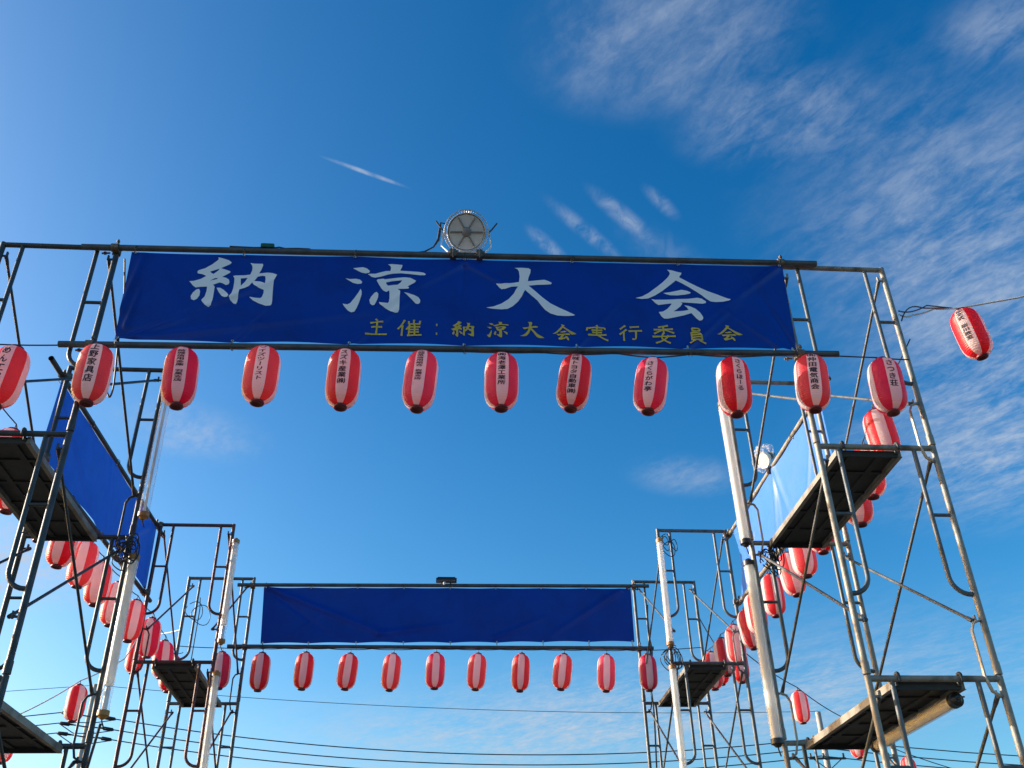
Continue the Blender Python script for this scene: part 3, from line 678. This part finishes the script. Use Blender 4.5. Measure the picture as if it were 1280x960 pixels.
# ------------------------------------------------------------------ cords that carry the lanterns
def cord(name, label, pts, sags, r=.0055, m='cable', cat='cord'):
    path = []
    for i in range(len(pts)-1):
        a, b = Vector(pts[i]), Vector(pts[i+1]); s = sags[i] if isinstance(sags, list) else sags
        for k in range(8):
            t = k/8; p = a.lerp(b, t); p.z -= s*4*t*(1-t); path.append(p)
    path.append(Vector(pts[-1]))
    o = MB().tube(path, r, 6).build(name, MT[m]); return tag(o, label, cat)
pts = [(-3.62, 6.2, 5.99), (FRONT[0][0]+.06, FRONT[0][1], 5.952)]
for i in range(1, 12):
    x, y, z, _ = FRONT[i]; px = (x+FRONT[i-1][0])/2
    if -2.8 < px < 3.1: pts.append((px, PY(px)-.016, zB(px)-.030))
    pts.append((x, y, z+.014))
pts.append((3.70, 6.13, 6.02))
cord('festoon_cable', 'black cord carrying the front row of lanterns, just under the lower front pipe', pts, .004)
pts = [(-3.42, 13.2, 5.98)]
for i, (x, y, z, _) in enumerate(FAR):
    pts.append((x, y, z+.055))
    if i < 10: px = (x+FAR[i+1][0])/2; pts.append((px, y-.014, 5.972-.030))
pts.append((3.74, 13.2, 6.0))
cord('festoon_cable', 'black cord carrying the far row of lanterns, under the far lower pipe', pts, .006)
cord('festoon_cable', 'black cord along the left side carrying the side lanterns', [(-3.60, 6.2, 6.02)]+[(xl(y)-.012, y, z+.055) for y, z, _ in LS]+[(-3.46, 13.7, 6.05)], .03)
cord('festoon_cable', 'black cord along the right side carrying the side lanterns', [(3.74, 6.1, 6.2)]+[(lerp(XR0, XR1, (y-7.7)/3.9)+.012, y, z+.055) for y, z, _ in RS]+[(3.76, 13.3, 6.0)], .03)
cord('overhead_wire', 'dark wire leading down to the right from the far right tower', [(3.74, 13.2, 6.45), (4.314, 14.4, 6.385), (4.556, 14.2, 6.355), (5.676, 15.0, 5.96), (6.80, 15.8, 5.635), (7.853, 16.4, 5.275), (12, 18, 4.8)], [.02, .01, .05, .05, .05, .1], .008)
cord('overhead_wire', 'pale wire leading down to the left behind the near left tower', [(-3.42, 13.2, 6.2), (-4.24, 14.2, 6.455), (-4.2, 13.6, 5.93), (-4.72, 13.6, 5.63), (-5.50, 13.6, 5.14), (-9, 13.9, 3.8)], [.02, .0, .02, .03, .1], .008, 'cable_pale')
cord('overhead_wire', 'wire from the near right tower to the lone lantern and out to the right', [(3.745, 6.16, 6.49), (3.95, 6.3, 6.60), (4.25, 6.45, 6.79), (4.58, 6.6, 6.925), (5.10, 6.5, 6.985), (9.5, 5.6, 8.1)], [.02, .01, .005, .0, .05], .0075, 'cable_pale')
for (a, b, c_) in (((3.745, 6.15, 6.42), (3.86, 6.2, 6.66), (4.08, 6.33, 6.70)), ((3.745, 6.15, 6.52), (3.9, 6.25, 6.56), (4.15, 6.38, 6.77))):
    MBx = MB().tube([Vector(a).lerp(Vector(b), t/8).lerp(Vector(b).lerp(Vector(c_), t/8), t/8) for t in range(9)]+[Vector((4.5, 6.57, 6.90))], .006, 6)
    tag(MBx.build('loose_cable', MT['cable']), 'loose black cable %s beside the near right tower, toward the lone lantern' % ('looping upward' if b[2] > 6.6 else 'running straight'), 'cable')

# ------------------------------------------------------------------ lamp tubes tied to the posts
def lamp_tube(label, a, b, r=.048, cap='orange_cap', milky=1., clear_end=0.):
    a, b = Vector(a), Vector(b); mid = (a+b)/2; t = empty('lamp_tube', b, label=label, cat='lamp', group='tube lamps on the scaffold')
    o = b; u = (b-a).normalized()
    MB().tube([a-o, b-o], r, 18, caps=False).build('clear_cover', MT['clear'], t)
    if milky > 0:
        e = a.lerp(b, 1-clear_end)
        MB().tube([a-o+u*.02, e-o-u*.02], r*.80 if milky >= 1 else r*.30, 16).build('light_tube', MT['tube'], t)
        if clear_end: MB().tube([e-o, b-o-u*.03], r*.5, 10).build('driver', MT['lens'], t)
    for p, s in ((a-o, -1), (b-o, 1)):
        MB().tube([p-u*s*.028, p+u*s*.012], r*1.10, 18).tube([p+u*s*.012, p+u*s*.035], [r*.9, r*.45], 14).build('end_cap', MT[cap], t)
    MB().tube([b-o, b-o+u*.05, b-o+u*.10+Vector((.02, .02, 0))], .006, 6).build('lead', MT['cable'], t)
    return t
yn = 7.925
lamp_tube('clear lamp tube on the near left tower, beside the dark blue sheet', (-2.535, yn, 6.62), (-2.530, yn, 5.41), .044, milky=.5)
lamp_tube('milky lamp tube on the near left tower, below the clear one', (-2.535, yn, 5.03), (-2.528, yn, 3.73), .043, clear_end=.16)
lamp_tube('upper milky lamp tube on the near right tower, beside the bright blue sheet', (2.735, yn-.05, 6.66), (2.745, yn-.05, 5.21), .045, cap='black')
lamp_tube('lower milky lamp tube on the near right tower, above the power lines', (2.742, yn-.05, 5.02), (2.742, yn-.05, 3.50), .047, cap='black')
lamp_tube('upper lamp tube on the far left reddish tower', (-2.465, 11.41, 6.72), (-2.468, 11.41, 5.45), .042, clear_end=.15)
lamp_tube('lower lamp tube on the far left reddish tower', (-2.468, 11.41, 5.08), (-2.455, 11.41, 3.80), .044)
lamp_tube('upper lamp tube on the far right tower', (2.845, 11.38, 6.79), (2.840, 11.38, 5.44), .043)
lamp_tube('lower lamp tube on the far right tower', (2.836, 11.38, 5.17), (2.836, 11.38, 3.85), .044)
lamp_tube('lamp tube lying under the lower plank of the near right tower', (3.40, 7.55, 3.40), (3.425, 6.27, 3.40), .046, cap='black')

# ------------------------------------------------------------------ coiled cables hung on the posts
def coil(label, c, rad, n, seed, drop=0.):
    rnd = random.Random(seed); mb = MB(); c = Vector(c)
    for k in range(n):
        rr = rad*rnd.uniform(.6, 1.1); ph = rnd.uniform(0, 6); tx, ty = rnd.uniform(-.5, .5), rnd.uniform(-.5, .5)
        o = Vector((rnd.uniform(-.07, .07), rnd.uniform(-.05, .05), rnd.uniform(-.09, .06)-rr))
        mb.tube([c+o+Vector((rr*math.sin(a)*math.cos(tx+.1*k), rr*math.sin(a)*math.sin(tx+.4), rr*1.15*math.cos(a)+.02*math.sin(2*a+ty))) for a in [ph+q*math.pi/9 for q in range(18)]], .0055, 6)
    mb.tube([c+Vector((0, 0, .03)), c+Vector((.02, 0, -rad)), c+Vector((.01, .01, -2*rad-drop))], .007, 6)
    return tag(mb.build('cable_coil', MT['cable']), label, 'cable', 'coils of cable on the posts')
coil('tangle of black cable on the near left tower, between the two lamp tubes', (-2.62, 7.88, 5.17), .085, 11, 1, .1)
coil('tangle of black cable on the near right tower, between the two lamp tubes', (2.95, 7.88, 5.17), .085, 10, 2, .1)
coil('coil of black cable at the joint of the far right lamp tubes', (2.86, 11.36, 5.40), .11, 6, 3)
coil('coil of black cable at the top of the far right tower', (2.98, 11.40, 6.83), .085, 4, 4, .35)
coil('black cable looped on the rear frame of the far left tower', (-3.22, 13.18, 6.62), .13, 2, 5, .7)
for lab, pts in (('thin black cable hanging down the near left tower beside the lettered banner', [(-2.55, 6.25, 6.88), (-2.50, 6.30, 6.55), (-2.49, 6.35, 6.2), (-2.45, 6.40, 5.75), (-2.47, 6.42, 5.66), (-2.50, 6.42, 5.72)]),
                 ('thick black cable hanging from the near left lower lamp tube', [(-2.53, 7.92, 3.66), (-2.56, 7.93, 3.4), (-2.60, 7.95, 3.0), (-2.6, 7.98, 2.2)]),
                 ('twisted black cable down the rear frame of the far right tower', [(3.02, 13.18, 6.6), (2.98, 13.16, 6.2), (3.03, 13.15, 5.9), (2.93, 13.16, 5.6), (2.97, 13.16, 5.2), (2.93, 13.18, 4.4)])):
    q = []
    for i in range(len(pts)-1):
        for k in range(6): q.append(vl(pts[i], pts[i+1], k/6))
    q.append(Vector(pts[-1]))
    for _ in range(6): q = [q[0]]+[(q[i-1]+q[i]*2+q[i+1])/4 for i in range(1, len(q)-1)]+[q[-1]]
    tag(MB().tube(q, .011 if 'thick' in lab or 'twisted' in lab else .007, 6).build('hanging_cable', MT['cable']), lab, 'cable')

# ------------------------------------------------------------------ flood lights
fl = empty('flood_light', (.188, PY(.19), 6.955), label='round grey flood light with six spokes, on the pipe above the lettered banner', cat='flood light')
fc_ = Vector((0, -.01, .235)); wc = fl.location+fc_
aim = (Vector((0, 0, CAM_Z))-wc).normalized(); aim = (aim+Vector((0, 0, .10))).normalized()
rm = aim.to_track_quat('Z', 'Y').to_matrix()      # local +Z looks at the camera side
AX = Matrix.Translation(fc_) @ rm.to_4x4()
MB().lathe([(.0005, -.13), (.07, -.13), (.085, -.10), (.16, -.055), (.165, -.02), (.150, .0), (.150, -.01), (.0005, -.01)], 40, axis=AX).build('housing', MT['alu'], fl)
rim = MB()
rim.lathe([(.150, -.012), (.152, .008), (.160, .008), (.162, -.012)], 48, axis=AX); rim.lathe([(.178, -.010), (.179, .006), (.187, .006), (.188, -.010)], 48, axis=AX)
rim.build('rim', MT['alu'], fl)
for k in range(56):
    a = 2*math.pi*k/56; d = Vector((math.cos(a), math.sin(a), 0))
    if k == 0: finm = None
    fm = MB().tube([AX @ (d*.158+Vector((0, 0, -.003))), AX @ (d*.182+Vector((0, 0, -.003)))], .0028, 5)
    if k == 0: fins = fm
    else: fins._add(fm.v, fm.f, 0, True)
tag(fins.build('cooling_fins', MT['alu'], fl), kind='stuff')
MB().lathe([(.0005, .004), (.146, .001)], 40, axis=AX).build('lens', MT['lens'], fl)
for k in range(6):
    a = math.pi*k/3; d = Vector((math.cos(a), math.sin(a), 0))
    MB().tube([AX @ (d*.04+Vector((0, 0, .008))), AX @ (d*.135+Vector((0, 0, .008)))], .0065, 6).build('spoke', MT['lens_dark'], fl)
MB().lathe([(.0005, .014), (.036, .013), (.042, .004)], 24, axis=AX).build('hub', MT['lens_dark'], fl)
yk = MB()
for sx in (-1, 1): yk.tube([fc_+Vector((sx*.195, .03, .02)), fc_+Vector((sx*.205, .03, -.13)), (sx*.15, .0, .022)], .011, 6, flat=.5)
yk.tube([(-.15, 0, .022), (.15, 0, .022)], .013, 6, flat=.5); yk.build('yoke', MT['white_plastic'], fl)
for sx in (-1, 1):
    MB().tube([fc_+Vector((sx*.185, .02, .02)), fc_+Vector((sx*.21, .02, .05)), fc_+Vector((sx*.255, .0, .11))], .007, 6).build('handle', MT['black'], fl)
    MB().box((sx*.108, -.02, -.02), (.05, .06, .075)).tube([(sx*.108-.04, -.045, -.04), (sx*.108+.04, -.045, .0)], .007, 6).tube([(sx*.108+.035, -.045, -.04), (sx*.108-.035, -.045, .005)], .006, 6).tube([(sx*.108, -.05, -.075), (sx*.108, -.05, .03)], .007, 6).build('pipe_clamp', MT['clamp'], fl)
MB().tube([fc_+Vector((-.17, .02, .10)), fc_+Vector((-.215, .03, .12)), fc_+Vector((-.225, .03, .0)), fc_+Vector((-.232, .03, -.07)), fc_+Vector((-.27, .03, -.15)), fc_+Vector((-.34, .02, -.21)), fc_+Vector((-.42, .0, -.245))], [.007, .007, .013, .013, .007, .007, .007], 8).build('lead', MT['cable'], fl)

f2 = empty('flood_light', (3.76, 9.56, 6.88), label='white flood light wrapped in clear plastic bag, on the right side top pipe', cat='flood light')
ax2 = Matrix.Translation((-.05, 0, .12)) @ Matrix.Scale(.78, 4) @ (Vector((-.8, -.35, -.55)).to_track_quat('Z', 'Y').to_matrix().to_4x4())
MB().lathe([(.0005, -.10), (.05, -.10), (.075, -.06), (.11, .0), (.128, .07), (.122, .072), (.10, .0), (.0005, -.04)], 28, axis=ax2).build('reflector', MT['white_plastic'], f2)
MB().lathe([(.0005, .052), (.118, .05)], 28, axis=ax2).build('lens', MT['white_plastic'], f2)
MB().lathe([(.0005, -.20), (.05, -.20), (.058, -.10), (.03, -.09)], 20, axis=ax2).build('housing', MT['black'], f2)
MB().tube([(0, 0, .0), (0, .06, .05), (0, .08, .16), (-.04, .08, .22)], .010, 6).tube([(-.05, -.02, -.03), (.06, .03, .03)], .022, 8).tube([(0, -.05, -.02), (0, .05, -.02)], .034, 10).build('bracket', MT['black'], f2)
bm = bmesh.new(); bmesh.ops.create_icosphere(bm, subdivisions=4, radius=1)
for v in bm.verts:
    p = v.co.copy(); q = noise.noise(p*2.1+Vector((3, 1, 7)))*.28+noise.noise(p*5.3)*.16
    s = 1+q; v.co = Vector((-.05+p.x*.125*s, p.y*.14*s, .11+p.z*(.17 if p.z > 0 else .13)*s))
me = bpy.data.meshes.new('plastic_bag'); bm.to_mesh(me); bm.free(); me.materials.append(MT['bag']); link('plastic_bag', me, f2)

f3 = empty('flood_light', (.16, YF, 6.868), label='small flat black flood light on the top pipe of the plain far banner', cat='flood light')
MB().box((0, -.03, .055), (.29, .10, .028), Matrix.Rotation(R(-8), 3, 'X')).box((0, -.032, .074), (.25, .08, .012), Matrix.Rotation(R(-18), 3, 'X')).build('housing', MT['black'], f3)
MB().box((0, -.036, .036), (.26, .085, .006), Matrix.Rotation(R(-8), 3, 'X')).build('lens', MT['lens_dark'], f3)
MB().tube([(-.03, -.06, .02), (-.03, -.06, -.02)], [.018, .011], 8).build('sensor', MT['white_plastic'], f3)
MB().tube([(-.06, 0, -.02), (-.06, 0, .05)], .012, 6).tube([(.06, 0, -.02), (.06, 0, .05)], .012, 6).build('bracket', MT['black'], f3)

gx = empty('cable_connector', (-1.415, PY(-1.415), 6.955), label='small green connector lying on the pipe above the lettered banner', cat='connector')
MB().box((0, -.005, .016), (.105, .05, .034)).box((0, -.005, .035), (.085, .04, .008)).build('housing', MT['green'], gx)
MB().tube([(.05, 0, .012), (.09, -.01, .014), (.14, -.01, .002), (.24, -.012, .006), (.34, -.012, .004)], .0065, 6).tube([(-.05, 0, .012), (-.12, -.005, .005), (-.3, -.01, .004)], .0065, 6).build('lead', MT['cable'], gx)

# ------------------------------------------------------------------ power line behind
def pole(label, x, y, h, arms):
    t = empty('utility_pole', (x, y, 0), label=label, cat='utility pole')
    MB().tube([(0, 0, 0), (0, 0, h*.5), (0, 0, h)], [.18, .145, .11], 16).build('shaft', MT['concrete'], t)
    for z, l in arms:
        MB().box((0, -.12, z), (l, .075, .075)).tube([(-l*.4, -.12, z), (0, -.1, z-.45)], .02, 6).tube([(l*.4, -.12, z), (0, -.1, z-.45)], .02, 6).build('cross_arm', MT['steel_dark'], t)
        for sx in (-.45, -.1, .45):
            MB().lathe([(.02, .0), (.05, .02), (.03, .05), (.055, .08), (.03, .11), (.045, .15), (.0005, .17)], 12, axis=Matrix.Translation((sx*l, -.12, z+.04))).build('insulator', MT['insul'], t)
    return t
pole('concrete utility pole behind the near left tower post, carrying three dead-end wires', -13.25, 40, 13.1, [])
pole('concrete utility pole behind the lower plank of the near right tower', 15.83, 40, 12.05, [(10.2, 1.5)])
rp = MB().tube([(15.36, 39.8, 0), (15.36, 39.8, 11.05)], [.07, .05], 10)
tag(rp.build('guard_pole', MT['steel']), 'thin steel pole standing left of the right utility pole', 'pole')
for k, (zl, zr, lab) in enumerate(((11.95, 10.98, 'upper'), (11.55, 10.62, 'middle'), (11.18, 10.30, 'lower'))):
    t = empty('power_line', (-13.25, 40, zl), label='%s of the three power wires crossing behind the far banner' % lab, cat='power line', group='power wires')
    o = t.location
    P0 = Vector((-12.2, 39.9, zl-.21)); P1 = Vector((15.6, 39.9, zr))
    path = []
    for q in range(33):
        s = q/32; p = P0.lerp(P1, s); p.z -= .95*4*s*(1-s); path.append(p-o)
    MB().tube(path, .022, 5).build('wire', MT['wire'], t)
    path = []
    for q in range(13):
        s = q/12; p = Vector((-14.3, 39.9, zl+.05)).lerp(Vector((-50, 40, zl+.6)), s); p.z -= 1.2*4*s*(1-s); path.append(p-o)
    MB().tube(path, .022, 5).build('wire', MT['wire'], t)
    path = []
    for q in range(13):
        s = q/12; p = P1.lerp(Vector((52, 40, zr+.3)), s); p.z -= 1.1*4*s*(1-s); path.append(p-o)
    MB().tube(path, .022, 5).build('wire', MT['wire'], t)
    for a, b in (((-12.75, 39.9, zl-.13), (-12.2, 39.9, zl-.21)), ((-13.75, 39.9, zl-.02), (-14.3, 39.9, zl+.05))):
        a, b = Vector(a)-o, Vector(b)-o; u = b-a
        MB().tube([a, a+u*.25, a+u*.3, a+u*.9, b], [.03, .04, .075, .065, .02], 10).build('dead_end_insulator', MT['insul'], t)
    MB().tube([Vector((-12.75, 39.9, zl-.13))-o, Vector((-13.25, 39.9, zl-.10))-o, Vector((-13.75, 39.9, zl-.02))-o], .028, 5).build('yoke_bar', MT['wire'], t)
    MB().tube([Vector((-12.2, 39.9, zl-.23))-o, Vector((-12.9, 39.6, zl-.42))-o, Vector((-13.6, 39.6, zl-.40))-o, Vector((-14.3, 39.9, zl+.03))-o], .020, 5).build('jumper', MT['wire'], t)
path = []
for q in range(33):
    s = q/32; p = Vector((-13.25, 40, 13.08)).lerp(Vector((15.83, 40, 12.08)), s); p.z -= .42*4*s*(1-s); path.append(p)
tag(MB().tube(path, .012, 5).build('ground_wire', MT['wire']), 'thin overhead wire just below the far row of lanterns', 'power line', 'power wires')
path = [Vector((-50, 40, 13.6)).lerp(Vector((-13.25, 40, 13.08)), q/10)-Vector((0, 0, .9*4*q/10*(1-q/10))) for q in range(11)]
tag(MB().tube(path, .012, 5).build('ground_wire', MT['wire']), 'thin overhead wire leading off to the left from the left utility pole', 'power line', 'power wires')
for k in (0, 1):
    path = []
    for q in range(25):
        s = q/24; p = Vector((-60, 60, 15.0-.55*k)).lerp(Vector((60, 62, 14.6-.55*k)), s); p.z -= 1.5*4*s*(1-s); path.append(p)
    tag(MB().tube(path, .016, 5).build('distant_wire', MT['wire']), '%s of two distant thin wires low along the bottom edge' % ('upper', 'lower')[k], 'power line', 'power wires')
